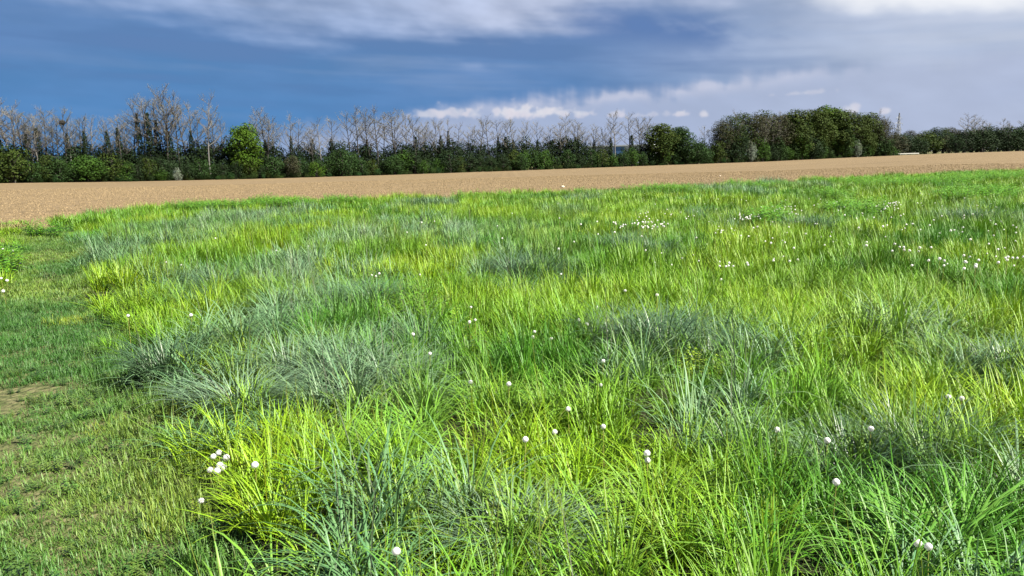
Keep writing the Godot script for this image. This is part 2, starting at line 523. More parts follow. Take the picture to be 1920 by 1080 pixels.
func tube(acc: Acc, pts: Array, radii: Array, sides: int, col: Color) -> void:
	var before := -1
	var ref := Vector3(0.31, 0.12, 0.94)
	for k in pts.size():
		var dir: Vector3 = ((pts[mini(k + 1, pts.size() - 1)] as Vector3) - (pts[maxi(k - 1, 0)] as Vector3)).normalized()
		var u := dir.cross(ref).normalized()
		var w := dir.cross(u)
		var first := acc.v.size()
		for j in sides:
			var n := u * cos(TAU * j / sides) + w * sin(TAU * j / sides)
			acc.vert((pts[k] as Vector3) + n * float(radii[k]), n, col)
		if before >= 0:
			for j in sides:
				var j2 := (j + 1) % sides
				acc.quad(before + j, before + j2, first + j2, first + j)
		before = first

func ball(acc: Acc, at: Vector3, rad: Vector3, col: Color, rings := 6, segs := 8) -> void:
	var first := acc.v.size()
	for a in rings + 1:
		for b in segs:
			var th := PI * a / rings
			var n := Vector3(sin(th) * cos(TAU * b / segs), cos(th), sin(th) * sin(TAU * b / segs))
			acc.vert(at + n * rad, (n / rad).normalized(), col)
	for a in rings:
		for b in segs:
			var b2 := (b + 1) % segs
			acc.quad(first + a * segs + b, first + a * segs + b2, first + (a + 1) * segs + b2, first + (a + 1) * segs + b)

var clock_meshes := []
var stem_mesh: ArrayMesh
var core_mesh: ArrayMesh

func make_clock_meshes() -> void:
	var white := painted(Color(0.8, 0.8, 0.78), 0.8, 0.8, 0.2)
	white.resource_name = "seed_down"
	for v in 3:
		rng.seed = 40 + v
		var acc := Acc.new()
		var count := 190
		for k in count:
			var y := 1.0 - 2.0 * (k + 0.5) / count
			if y < -0.86 or (v == 2 and rng.randf() < 0.18):
				continue
			var a := k * 2.39996 + r(-0.1, 0.1)
			var n := Vector3(sqrt(1.0 - y * y) * cos(a), y, sqrt(1.0 - y * y) * sin(a))
			var rad := 0.0155 * r(0.93, 1.05)
			var u := n.cross(Vector3(0.3, 0.2, 0.9)).normalized()
			var w := n.cross(u)
			var hub := n * rad * 0.8
			for j in 7:
				var t := TAU * j / 7.0 + r(-0.2, 0.2)
				var spoke := (u * cos(t) + w * sin(t))
				var tip := hub + (spoke * 0.85 + n * 0.6).normalized() * rad * r(0.26, 0.36)
				var wide := n.cross(spoke).normalized() * 0.00034
				var p0 := acc.vert(hub - wide, n, Color.WHITE)
				var p4 := acc.vert(hub + wide, n, Color.WHITE)
				var p5 := acc.vert(tip + wide, n, Color.WHITE)
				var p6 := acc.vert(tip - wide, n, Color.WHITE)
				acc.quad(p0, p4, p5, p6)
			# the beak that holds each tuft of down
			var p1 := acc.vert(n * 0.004 + u * 0.0003, u, Color(0.7, 0.62, 0.45))
			var p2 := acc.vert(n * 0.004 - u * 0.0003, u, Color(0.7, 0.62, 0.45))
			var p3 := acc.vert(n * rad * 0.86, u, Color(0.8, 0.78, 0.7))
			acc.tri(p1, p2, p3)
		clock_meshes.append(acc.mesh(white))
	var green := painted(Color(0.2, 0.21, 0.05), 0.5, 0.3)
	green.resource_name = "dandelion_stem"
	var st := Acc.new()
	tube(st, [Vector3(0.012, -0.05, 0.006), Vector3(0.006, 0.35, 0.004), Vector3(0.002, 0.7, 0.001), Vector3(0, 1.0, 0)], [0.0026, 0.0025, 0.0022, 0.002], 6, Color.WHITE)
	stem_mesh = st.mesh(green)
	var core := Acc.new()
	ball(core, Vector3.ZERO, Vector3(0.0048, 0.004, 0.0048), Color(0.5, 0.45, 0.3))
	core_mesh = core.mesh(painted(Color(0.8, 0.75, 0.6), 0.8))

func dandelion(p: Vector3, label: String, group: String, size := 1.0) -> void:
	var foot := meadow_y(p.x, p.z)
	var tall := p.y - foot
	var o := thing("dandelion_clock", label, "dandelion", Vector3(p.x, foot, p.z), r(0, TAU), group)
	var s := part("stem", stem_mesh, o)
	s.scale = Vector3(1, tall, 1)
	var h := part("seed_head", clock_meshes[rng.randi() % 3], o)
	h.position = Vector3(0, tall, 0)
	h.scale = Vector3.ONE * size
	part("receptacle", core_mesh, h)

func dandelions() -> void:
	make_clock_meshes()
	rng.seed = 77
	for q in [[410, 849], [400, 856], [424, 858], [394, 881], [412, 873], [407, 883], [419, 877]]:
		dandelion(at_height(q[0], q[1], r(0.17, 0.2)), "white dandelion clock in the tight bunch beside the trodden path", "dandelion bunch beside the path", r(0.9, 1.1))
	dandelion(at_height(478, 872, 0.32), "white dandelion clock alone beside the tight bunch, against leaning yellow green blades", "dandelion", 1.0)
	dandelion(at_height(377, 939, 0.13), "small white dandelion clock low in the turf below the tight bunch", "dandelion", 0.85)
	var near := [[1040, 810], [985, 824], [1065, 767], [1131, 800], [1213, 850], [1214, 863], [743, 1034], [1551, 826], [1568, 904], [1633, 804], [1457, 806], [1778, 744], [1803, 747], [1720, 1018], [1741, 1025]]
	for q in near:
		dandelion(at_height(q[0], q[1], r(0.3, 0.36)), "large white dandelion clock standing above long meadow grass", "dandelion clocks in the long grass", r(0.78, 0.95))
	var mid := [[1126, 722], [1131, 677], [954, 720], [882, 717], [1034, 635], [1100, 608], [1085, 600], [1002, 622], [999, 632], [880, 604], [891, 600], [806, 663], [774, 627], [883, 576], [240, 592], [358, 591], [340, 497], [312, 492], [711, 513], [705, 518], [697, 516], [787, 515], [1052, 514], [1232, 553], [1172, 545], [1120, 576], [1496, 487], [1434, 445], [1352, 524], [404, 447], [518, 470], [578, 462]]
	for q in mid:
		dandelion(at_height(q[0], q[1], r(0.26, 0.38)), "white dandelion clock scattered singly among meadow grass and tussocks", "dandelion clocks scattered through the meadow", r(0.7, 1.0))
	for q in [[5, 467], [24, 470], [2, 522], [13, 526], [6, 546], [38, 494]]:
		dandelion(at_height(q[0], q[1], 0.2), "white dandelion clock in the verge on the far side of the path", "dandelion clocks on the path's verge", r(1.0, 1.3))
	var patches := [[1200, 421, 60, 8, 36], [1400, 406, 34, 7, 16], [1475, 393, 40, 9, 26], [1560, 384, 45, 7, 11], [1660, 386, 42, 9, 40], [1705, 464, 50, 9, 9], [1830, 490, 90, 16, 14], [1640, 400, 60, 12, 12], [1600, 420, 300, 50, 26], [1000, 430, 300, 50, 18], [1240, 405, 60, 10, 10]]
	for c in patches:
		for k in c[4]:
			var a := r(0, TAU)
			var q := sqrt(rng.randf())
			var p := at_height(c[0] + cos(a) * q * c[2], c[1] + sin(a) * q * c[3], r(0.37, 0.45))
			dandelion(p, "small white dandelion clock in the pale drifts towards the ploughed field", "dandelion drifts towards the field", r(0.75, 1.1))
	# and the specks of white beyond counting, far off on the right
	var where := []
	var tint := PackedColorArray()
	for k in 330:
		var p := at_height(r(1180, 1920), lerpf(362.0, 500.0, pow(rng.randf(), 1.3)), r(0.3, 0.44))
		if patch_noise.get_noise_2d(p.x * 2.0, p.z * 2.0) < -0.05 or not in_meadow(p.x, p.z - 1.0):
			continue
		where.append(Transform3D(Basis.from_scale(Vector3.ONE * r(0.55, 0.95)), p))
		tint.append(Color.WHITE)
	stuff("distant_dandelions", "distant specks of white dandelion down over the meadow", "dandelions", clock_meshes[0], where, tint)

func leaf(acc: Acc, at: Vector3, along: Vector3, face: Vector3, long: float, wide: float, col: Color) -> void:
	var side := along.cross(face).normalized()
	var n := side.cross(along).normalized()
	if n.y < 0.0:
		n = -n
	var tip := at + along * long - n * long * 0.12
	var m := at + along * long * 0.42
	var a := acc.vert(at, n, col)
	var b := acc.vert(m + side * wide * 0.5 + n * wide * 0.14, (n - side * 0.3).normalized(), col)
	var c := acc.vert(tip, n, col)
	var d := acc.vert(m - side * wide * 0.5 + n * wide * 0.14, (n + side * 0.3).normalized(), col)
	var e := acc.vert(m, n, col)
	acc.tri(a, b, e); acc.tri(b, c, e); acc.tri(c, d, e); acc.tri(d, a, e)

var weed_meshes := []
var weed_stems := []

func make_weeds() -> void:
	var lm := painted(Color(1, 1, 1), 0.4, 0.4)
	lm.resource_name = "weed_leaf"
	var sm := painted(Color(0.1, 0.13, 0.04), 0.6)
	sm.resource_name = "weed_stem"
	for v in 3:
		rng.seed = 600 + v
		var acc := Acc.new()
		var stm := Acc.new()
		for s in 9:
			var a := r(0, TAU)
			var q := 0.12 * sqrt(rng.randf())
			var foot := Vector3(cos(a) * q, -0.02, sin(a) * q)
			var top := foot + Vector3(cos(a) * r(0.02, 0.14), r(0.26, 0.44), sin(a) * r(0.02, 0.14))
			tube(stm, [foot, foot.lerp(top, 0.5) + Vector3(r(-0.01, 0.01), 0, r(-0.01, 0.01)), top], [0.0035, 0.003, 0.002], 5, Color.WHITE)
			for k in 15:
				var t := 0.12 + 0.88 * k / 14.0
				var yaw := k * 2.4 + r(-0.4, 0.4)
				var dir := Vector3(cos(yaw), r(-0.25, 0.5), sin(yaw)).normalized()
				var tone := r(0.75, 1.25)
				leaf(acc, foot.lerp(top, t), dir, Vector3(r(-0.3, 0.3), 1, r(-0.3, 0.3)), r(0.045, 0.085) * (1.15 - 0.5 * t), r(0.024, 0.042), Color(tone * r(0.9, 1.15), tone, tone))
		weed_meshes.append(acc.mesh(lm))
		weed_stems.append(stm.mesh(sm))

func weeds() -> void:
	make_weeds()
	rng.seed = 88
	var bright := painted(Color(0.075, 0.18, 0.01), 0.4, 0.4)
	bright.resource_name = "bright_leaf"
	var lime := painted(Color(0.15, 0.23, 0.01), 0.4, 0.4)
	lime.resource_name = "lime_leaf"
	for s in [[700, 545, 0.8], [740, 575, 0.9], [775, 585, 0.95], [800, 600, 0.9], [815, 612, 0.8], [745, 610, 0.75], [720, 530, 0.7], [780, 558, 0.7]]:
		var p := at_height(s[0], s[1], 0.15)
		p.y = meadow_y(p.x, p.z)
		var o := thing("leafy_weed", "bright green broad leaved weed in the leafy patch between blue green tussocks", "weed", p, r(0, TAU), "leafy weeds in the middle of the meadow")
		part("foliage", weed_meshes[rng.randi() % 3], o, bright)
		part("stem", weed_stems[rng.randi() % 3], o)
		o.scale = Vector3.ONE * s[2]
	for s in [[868, 632, 0.6], [895, 640, 0.55], [640, 500, 0.7], [1290, 705, 0.5], [1310, 712, 0.55], [1345, 720, 0.5], [990, 850, 0.45], [375, 945, 0.25]]:
		var p := at_height(s[0], s[1], 0.12)
		p.y = meadow_y(p.x, p.z)
		var o := thing("leafy_weed", "lime green leafy weed low among the grass", "weed", p, r(0, TAU), "lime green weeds in the grass")
		part("foliage", weed_meshes[rng.randi() % 3], o, lime)
		part("stem", weed_stems[rng.randi() % 3], o)
		o.scale = Vector3.ONE * s[2]
	# nettles along the field's edge and in dark beds on the right: too many to tell apart
	var beds := [[395, 395, 80, 4, 150], [525, 388, 60, 4, 230], [640, 384, 40, 3, 70], [900, 374, 50, 3, 30], [1095, 366, 16, 2, 16], [1240, 360, 70, 3, 110], [1420, 352, 60, 3, 70], [1560, 345, 60, 3, 60], [1720, 345, 120, 6, 420], [1860, 336, 80, 6, 320], [1650, 350, 60, 5, 120], [1830, 372, 80, 10, 200], [1600, 402, 50, 10, 130], [1440, 416, 30, 8, 40], [1560, 372, 40, 5, 40], [90, 428, 40, 2, 12], [10, 490, 16, 12, 10]]
	var sets := [[[], PackedColorArray()], [[], PackedColorArray()], [[], PackedColorArray()]]
	for b in beds:
		for k in b[4]:
			var a := r(0, TAU)
			var q := sqrt(rng.randf())
			var p := at_height(b[0] + cos(a) * q * b[2], b[1] + sin(a) * q * b[3], 0.22)
			if not in_meadow(p.x, p.z):
				continue
			p.y = meadow_y(p.x, p.z)
			var s: Array = sets[rng.randi() % 3]
			s[0].append(Transform3D(Basis(Vector3.UP, r(0, TAU)).scaled(Vector3(1.3, r(0.9, 1.3), 1.3)), p))
			var tone := r(0.85, 1.3)
			s[1].append(Color(0.075 * tone * r(0.8, 1.3), 0.19 * tone, 0.01 * tone))
	# small weeds trodden into the path
	var low := [[[], PackedColorArray()], [[], PackedColorArray()], [[], PackedColorArray()]]
	for k in 800:
		var z := -1.5 - 17.0 * pow(rng.randf(), 1.6)
		var x := lerpf(table(PATH_Z, PATH_L, z), table(PATH_Z, PATH_R, z), rng.randf())
		var s: Array = low[rng.randi() % 3]
		var g := r(0.14, 0.3)
		s[0].append(Transform3D(Basis(Vector3.UP, r(0, TAU)).scaled(Vector3(g * 1.3, g * 0.7, g * 1.3)), Vector3(x, meadow_y(x, z), z)))
		var tone := r(0.7, 1.2)
		s[1].append(Color(0.06 * tone * r(0.8, 1.5), 0.13 * tone, 0.02 * tone))
	for k in 3:
		stuff("path_weeds", "small broad leaved weeds trodden into the path", "weeds", weed_meshes[k], low[k][0], low[k][1])
	for k in 3:
		stuff("nettle_bed", "bright green nettles and leafy weeds along the meadow's far edge", "nettles", weed_meshes[k], sets[k][0], sets[k][1])

# ------------------------------------------------------------------ trees

func card(acc: Acc, at: Vector3, out: Vector3, size: float, col: Color) -> void:
	var n := (out + Vector3(r(-1, 1), r(-0.5, 1), r(-1, 1)) * 0.9).normalized()
	var u := n.cross(Vector3(r(-1, 1), r(-1, 1), r(-1, 1))).normalized() * size * 0.5
	var w := n.cross(u) * r(0.55, 0.85)
	var a := acc.vert(at - u, n, col)
	var b := acc.vert(at + w * 1.0 + u * 0.1, n, col)
	var c := acc.vert(at + u, n, col)
	var d := acc.vert(at - w * 0.9 - u * 0.15, n, col)
	acc.quad(a, b, c, d)

func leaf_tone(spread := 0.3) -> Color:
	var k := r(1.0 - spread, 1.0 + spread)
	return Color(k * r(0.85, 1.2), k, k * r(0.8, 1.15))

func lobes(acc: Acc, list: Array, per_area: float, size: float) -> void:
	for l in list:
		var rad: Vector3 = l[1]
		var count := int(per_area * 4.0 * PI * pow((rad.x * rad.y * rad.z), 2.0 / 3.0))
		var tone := leaf_tone(0.12)
		for k in count:
			var n := Vector3(rng.randfn(), rng.randfn(), rng.randfn()).normalized()
			var depth := 1.0 - absf(rng.randfn(0.0, 0.16)) + (0.16 if rng.randf() < 0.12 else 0.0)
			var t := leaf_tone(0.16)
			card(acc, (l[0] as Vector3) + n * rad * depth, n, size * r(0.6, 1.3), Color(t.r * tone.r, t.g * tone.g, t.b * tone.b))

func bare_tree(sd: int, tall: float, spread: float, buds: int, bark: Material, twig: Material) -> Array:
	rng.seed = sd
	var tr := Acc.new()
	var tw := Acc.new()
	var stems := 2 if sd % 3 == 0 else 1
	for s in stems:
		var top := Vector3(r(-0.8, 0.8) + (s * 1.6 - 0.4 if stems > 1 else 0.0), tall * (1.0 - 0.14 * s), r(-0.8, 0.8))
		var pts := []
		var rad := []
		var wob := Vector3(r(-0.5, 0.5), 0, r(-0.5, 0.5))
		for k in 9:
			var t := k / 8.0
			pts.append(Vector3(s * 0.35, -0.3, 0).lerp(top, t) + wob * sin(t * PI * 1.6) + Vector3(r(-0.1, 0.1), 0, r(-0.1, 0.1)) * t)
			rad.append(lerpf(0.23, 0.035, pow(t, 0.85)))
		tube(tr, pts, rad, 6, Color.WHITE)
		var limbs := 13
		for l in limbs:
			var t := lerpf(0.42, 0.97, (l + r(0, 0.9)) / limbs)
			var f := t * 8.0
			var from: Vector3 = (pts[int(f)] as Vector3).lerp(pts[mini(int(f) + 1, 8)], f - int(f))
			var yaw := l * 2.4 + r(-0.5, 0.5)
			var long := ((1.0 - t) * tall * 0.42 + 1.1) * r(0.75, 1.2) * spread
			var pitch := r(0.2, 0.95)
			var dir := Vector3(cos(yaw) * cos(pitch), sin(pitch), sin(yaw) * cos(pitch))
			var lp := []
			var lr := []
			for k in 5:
				var u := k / 4.0
				lp.append(from + dir * long * u + Vector3.UP * long * 0.16 * u * u + Vector3(r(-0.12, 0.12), r(-0.06, 0.06), r(-0.12, 0.12)) * u * long * 0.35)
				lr.append(lerpf(0.085, 0.03, u) * (1.2 - 0.6 * t))
			tube(tr, lp, lr, 4, Color.WHITE)
			for k in 10:
				var u := lerpf(0.25, 1.0, (k + rng.randf()) / 10.0)
				var g := minf(u * 4.0, 3.999)
				var b0: Vector3 = (lp[int(g)] as Vector3).lerp(lp[int(g) + 1], g - int(g))
				var td := (dir + Vector3(r(-1, 1), r(-0.15, 1.0), r(-1, 1)) * 0.85).normalized()
				var tl := r(0.6, 1.5) * (0.7 + 0.3 * spread)
				var b1 := b0 + td * tl + Vector3(0, 0.12, 0) * tl
				var tone := leaf_tone(0.2)
				tube(tw, [b0, b0.lerp(b1, 0.5) + Vector3(r(-0.07, 0.07), r(-0.05, 0.05), r(-0.07, 0.07)), b1], [0.018, 0.014, 0.008], 3, tone)
				for j in 4:
					var c0 := b0.lerp(b1, r(0.3, 1.0))
					var c1 := c0 + (td + Vector3(r(-1, 1), r(-0.4, 1), r(-1, 1))).normalized() * r(0.3, 0.75)
					tube(tw, [c0, c1], [0.011, 0.007], 3, tone)
					if rng.randf() * 900.0 < buds:
						for i in 3:
							card(tw, c0.lerp(c1, r(0.4, 1.1)), Vector3.UP, r(0.1, 0.2), Color(1.0, 1.05, 0.62) * r(0.7, 1.2))
	return [tr.mesh(bark), tw.mesh(twig), tall]

func leafy_tree(sd: int, tall: float, wide: float, low: float, count: int, leaf_mat: Material, bark: Material, size := 0.42, dense := 5.0) -> Array:
	rng.seed = sd
	var cr := Acc.new()
	var tr := Acc.new()
	var list := []
	for k in count:
		var t := (k + 0.5) / count
		var y := lerpf(low, 0.93, t) * tall
		var belly := sin(PI * clampf(0.18 + 0.74 * t, 0.0, 1.0))
		var a := k * 2.4 + r(-0.5, 0.5)
		var q := wide * 0.5 * belly * r(0.35, 0.72)
		var c := Vector3(cos(a) * q, y, sin(a) * q)
		var m := wide * r(0.13, 0.22)
		list.append([c, Vector3(m, m * r(0.7, 1.05), m)])
		var from := Vector3(0, y * r(0.35, 0.65), 0)
		tube(tr, [from, from.lerp(c, 0.55) + Vector3(0, -0.2, 0), c], [0.1, 0.07, 0.03], 4, Color.WHITE)
	tube(tr, [Vector3(0, -0.3, 0), Vector3(0.15, tall * 0.3, 0.1), Vector3(-0.1, tall * 0.6, 0.05), Vector3(0, tall * 0.9, 0)], [0.3, 0.22, 0.14, 0.04], 7, Color.WHITE)
	list.append([Vector3(0, tall * lerpf(low, 0.93, 0.45), 0), Vector3(wide * 0.27, tall * (0.93 - low) * 0.36, wide * 0.27)])
	lobes(cr, list, dense, size)
	# loose sprays that break the outline
	for k in count * 26:
		var l: Array = list[rng.randi() % list.size()]
		var n := Vector3(rng.randfn(), absf(rng.randfn()) * 0.8 + 0.1, rng.randfn()).normalized()
		card(cr, (l[0] as Vector3) + n * (l[1] as Vector3) * r(1.0, 1.3), n, size * r(0.35, 0.7), leaf_tone(0.3))
	return [tr.mesh(bark), cr.mesh(leaf_mat), tall]

func plant_tree(kit: Array, called: String, label: String, group: String, p: Vector3, tall: float, broad := 1.0, crown_mat: Material = null, trunk_mat: Material = null) -> Node3D:
	var o := thing(called, label, "tree" if called.ends_with("tree") else "shrub", p, r(0, TAU), group)
	part("trunk", kit[0], o, trunk_mat)
	part("crown", kit[1], o, crown_mat)
	var s: float = tall / kit[2]
	o.scale = Vector3(s * broad, s, s * broad)
	return o

const MARKS := [[22, "the large olive bush"], [119, "the nest tree"], [319, "the tallest tree"], [393, "the clean trunked tree"], [460, "the spring green tree"], [592, "the round bright shrub"], [707, "the wide crowned trees"], [842, "the thin ivy pole"], [975, "the broad green shrub"], [1152, "the warehouse"], [1256, "the twin leafy tree"], [1382, "the near wood"], [1500, "the middle wood"], [1640, "the wood's end"]]

func beside(px: float) -> String:
	if px < MARKS[0][0]:
		return "beyond " + MARKS[0][1]
	for k in MARKS.size() - 1:
		var a: float = MARKS[k][0]
		var b: float = MARKS[k + 1][0]
		if px <= b:
			var t := (px - a) / (b - a)
			return "close to " + MARKS[k][1] if t < 0.25 else ("close to " + MARKS[k + 1][1] if t > 0.75 else "between " + MARKS[k][1] + " and " + MARKS[k + 1][1].trim_prefix("the "))
	return "past " + MARKS[-1][1]

func sized(tall: float, low: float, high: float) -> String:
	return "low" if tall < low else ("tall" if tall > high else "middling")

func trees() -> void:
	var pale_bark := painted(Color(0.095, 0.092, 0.086), 0.9, 0.0, 0.3)
	pale_bark.resource_name = "pale_bark"
	var twig := painted(Color(0.118, 0.112, 0.102), 0.9, 0.0, 0.3)
	twig.resource_name = "twig"
	var dark_bark := painted(Color(0.032, 0.03, 0.026), 0.9, 0.0, 0.3)
	dark_bark.resource_name = "dark_bark"
	var leaf_mats := {}
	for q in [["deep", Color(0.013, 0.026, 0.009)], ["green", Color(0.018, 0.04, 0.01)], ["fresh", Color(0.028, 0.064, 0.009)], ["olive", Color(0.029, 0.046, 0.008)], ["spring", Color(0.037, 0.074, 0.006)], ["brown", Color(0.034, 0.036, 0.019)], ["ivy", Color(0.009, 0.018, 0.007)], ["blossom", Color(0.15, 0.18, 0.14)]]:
		var m := painted((q[1] as Color) * 0.86, 0.75, 0.3, 0.2)
		m.resource_name = q[0] + "_leaf"
		leaf_mats[q[0]] = m
	# kits
	var bare := []
	for k in 9:
		bare.append(bare_tree(1000 + k, 15.0, 0.85 + 0.12 * (k % 4), 140 + 90 * (k % 3), pale_bark, twig))
	var ivies := []
	for v in 4:
		rng.seed = 1200 + v
		var acc := Acc.new()
		var y := 0.0
		while y < 8.0:
			var rad := (0.95 - 0.055 * y) * (1.0 + 0.45 * bump_noise.get_noise_2d(y * 0.8, v * 50.0)) * (0.5 if y > 7.0 else 1.0)
			for k in 32:
				var a := r(0, TAU)
				card(acc, Vector3(cos(a) * rad * r(0.5, 1.1), y + r(0, 0.25), sin(a) * rad * r(0.5, 1.1)), Vector3(cos(a), 0.3, sin(a)), r(0.18, 0.4), leaf_tone(0.3))
			y += 0.25
		ivies.append(acc.mesh(leaf_mats.ivy))
	var shrubs := []
	for k in 6:
		shrubs.append(leafy_tree(1300 + k, 5.0, 5.6, 0.12, 11 + k, leaf_mats.green, dark_bark, 0.3, 9.0))
	var rounds := []
	for k in 4:
		rounds.append(leafy_tree(1400 + k, 13.0, 9.0, 0.22, 24 + 2 * k, leaf_mats.olive, dark_bark, 0.4, 8.0))
	var airy := []
	for k in 4:
		airy.append(leafy_tree(1500 + k, 15.0, 9.0, 0.3, 26, leaf_mats.brown, dark_bark, 0.32, 5.2))
	# bare trees of the hedgerow: picture column, row of the top, metres behind the hedge's face, how far up the ivy reaches (row, 0 for none)
	rng.seed = 4
	var rows := [[4, 203, 4, 262], [20, 200, 7, 0], [33, 207, 9, 0], [46, 212, 6, 0], [54, 222, 3, 252], [75, 213, 5, 240], [86, 210, 8, 0], [97, 226, 6, 0], [119, 212, 4, 0], [131, 226, 5, 250], [152, 230, 9, 0], [163, 224, 5, 246], [178, 224, 7, 0], [205, 232, 3, 245], [213, 228, 6, 0], [226, 226, 4, 240], [240, 222, 7, 0], [252, 214, 9, 0],
		[265, 196, 5, 213], [274, 202, 8, 0], [284, 190, 4, 212], [299, 192, 6, 226], [309, 205, 9, 0], [319, 170, 3, 246], [335, 182, 5, 0], [349, 205, 7, 0], [362, 200, 6, 245], [372, 222, 8, 0], [393, 186, 1, 0], [404, 212, 7, 0], [420, 230, 9, 0], [482, 214, 8, 0], [500, 210, 5, 262], [514, 226, 8, 0], [548, 222, 4, 255], [560, 234, 7, 0],
		[588, 236, 5, 262], [603, 233, 3, 0], [623, 227, 7, 260], [655, 216, 6, 0], [675, 209, 4, 0], [690, 211, 6, 262], [707, 207, 3, 0], [724, 220, 8, 0], [743, 209, 5, 0], [764, 216, 7, 0], [781, 228, 5, 257], [799, 233, 8, 0], [812, 229, 6, 0], [828, 236, 4, 254], [842, 230, 5, 246], [858, 238, 7, 0], [884, 241, 8, 0], [900, 228, 5, 0], [917, 229, 6, 0], [935, 231, 8, 258], [949, 229, 5, 257],
		[963, 229, 5, 262], [985, 233, 7, 0], [1008, 233, 5, 262], [1031, 240, 8, 0], [1050, 236, 6, 0], [1065, 221, 5, 260], [1079, 229, 6, 258], [1096, 242, 9, 0], [1114, 236, 7, 262], [1132, 244, 9, 0], [1145, 232, 5, 258], [1152, 213, 4, 0], [1184, 219, 5, 254], [1200, 228, 8, 0], [1218, 226, 9, 0], [1320, 240, 8, 0], [1342, 232, 10, 0]]
	var nest_tree: Node3D
	for q in rows:
		var p := hedge_spot(q[0], q[2])
		var tall := tall_to(p, q[1], q[0])
		var clad: bool = q[3] > 0
		var label: String = sized(tall, 13.0, 16.0) + (" ivy clad bare tree " if clad else " bare twiggy tree ") + beside(q[0])
		if q[0] == 319:
			label = "tallest bare tree of the hedgerow, slender, with ivy round its foot"
		if q[0] == 393:
			label = "tall bare tree with a long clean trunk standing before the hedge"
		if q[0] == 119:
			label = "bare tree carrying a round bird's nest in its crown"
		if q[0] == 1152:
			label = "bare tree standing clear of its neighbours near the warehouse"
		var kit: Array = bare[rng.randi() % bare.size()]
		var o := plant_tree(kit, "bare_tree", label, "bare trees in the hedgerow", p, tall, r(0.8, 1.2), null, dark_bark if rng.randf() < 0.7 and q[0] != 393 else null)
		if q[0] == 119:
			nest_tree = o
		if clad:
			var iv := part("ivy", ivies[rng.randi() % 4], o)
			var hi := tall_to(p, q[3], q[0])
			iv.scale = Vector3(1.0, hi / 8.0 / (tall / kit[2]), 1.0)
	# the nest
	var np := nest_tree.position
	var top := tall_to(np, 230, 126)
	var acc := Acc.new()
	rng.seed = 5
	for k in 260:
		var n := Vector3(rng.randfn(), rng.randfn() * 0.8, rng.randfn()).normalized()
		var c := n * r(0.25, 0.5)
		var d := n.cross(Vector3(r(-1, 1), r(-1, 1), r(-1, 1))).normalized() * r(0.2, 0.4)
		tube(acc, [c - d, c + n * 0.06, c + d], [0.02, 0.025, 0.015], 3, leaf_tone(0.25))
	var nest := thing("bird_nest", "round dark bird's nest of twigs high in a bare tree", "nest", np + Vector3(0.7, top, 0))
	part("twigs", acc.mesh(dark_bark), nest)
	# the hedge: front row of shrubs, then taller dark ones behind
	var tones := ["green", "deep", "green", "deep", "green", "fresh", "deep", "olive"]
	var words := {"green": "mid green leafy shrub", "deep": "dark green leafy shrub", "fresh": "fresh green leafy shrub", "olive": "olive green leafy shrub", "blossom": "white blossoming shrub", "ivy": "dark evergreen bush", "spring": "bright spring green shrub"}
	rng.seed = 6
	var x := -60.0
	var n := 0
	while x < 1680.0:
		var p := hedge_spot(x, r(-0.5, 2.0))
		var near: float = 1.0 - clampf(x / 1700.0, 0.0, 1.0) * 0.35
		var tall := r(3.2, 5.6)
		var tone: String = tones[(n * 5 + rng.randi() % 3) % tones.size()]
		plant_tree(shrubs[rng.randi() % 6], "hedge_shrub", sized(tall, 4.0, 4.9) + " " + words[tone] + " " + beside(x), "shrubs in the front of the hedge", p, tall, r(0.95, 1.35), leaf_mats[tone])
		x += r(20.0, 30.0) * near
		n += 1
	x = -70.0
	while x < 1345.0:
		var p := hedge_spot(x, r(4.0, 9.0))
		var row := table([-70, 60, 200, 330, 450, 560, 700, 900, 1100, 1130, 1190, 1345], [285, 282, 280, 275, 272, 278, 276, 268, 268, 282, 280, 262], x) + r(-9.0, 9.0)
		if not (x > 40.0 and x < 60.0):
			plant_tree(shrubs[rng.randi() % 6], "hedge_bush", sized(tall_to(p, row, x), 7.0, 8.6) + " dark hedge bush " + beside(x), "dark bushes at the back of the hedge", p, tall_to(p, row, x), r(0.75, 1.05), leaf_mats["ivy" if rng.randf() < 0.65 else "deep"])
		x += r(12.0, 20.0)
	# shrubs that stand out
	for q in [[22, 279, -2.0, "olive", 1.15, "large olive green bush at the end of the hedge, before bare trees"], [592, 306, -1.5, "spring", 1.3, "small round bright green shrub at the foot of the hedge"], [168, 297, -1.0, "fresh", 1.5, "broad green shrub under ivy clad trees"], [330, 316, -1.5, "blossom", 0.8, "small white blossoming shrub low in the hedge"], [300, 318, -1.5, "fresh", 1.3, "low green shrub beside the white blossoming one"],
			[740, 294, -1.0, "green", 1.3, "rounded mid green shrub below the wide crowned bare trees"], [792, 302, -1.5, "fresh", 1.2, "bright green shrub beside the rounded one under wide crowned trees"], [640, 280, -1.0, "green", 0.9, "upright dark leaved shrub taller than its neighbours in the hedge"], [975, 290, -1.0, "green", 1.3, "broad mid green shrub where the hedge grows even"], [1308, 268, -1.0, "green", 1.1, "large green shrub beside the twin leafy tree"],
			[1408, 266, -1.0, "blossom", 0.6, "white blossoming shrub at the foot of the leafy wood"], [1606, 264, -2.0, "blossom", 0.5, "white flowering shrub by the end of the leafy wood"], [548, 292, -1.5, "brown", 0.75, "brown leafless thicket at the foot of the hedge"]]:
		var p := hedge_spot(q[0], q[2])
		plant_tree(shrubs[rng.randi() % 6], "hedge_shrub", q[5], "", p, tall_to(p, q[1], q[0]), q[4], leaf_mats[q[3]])
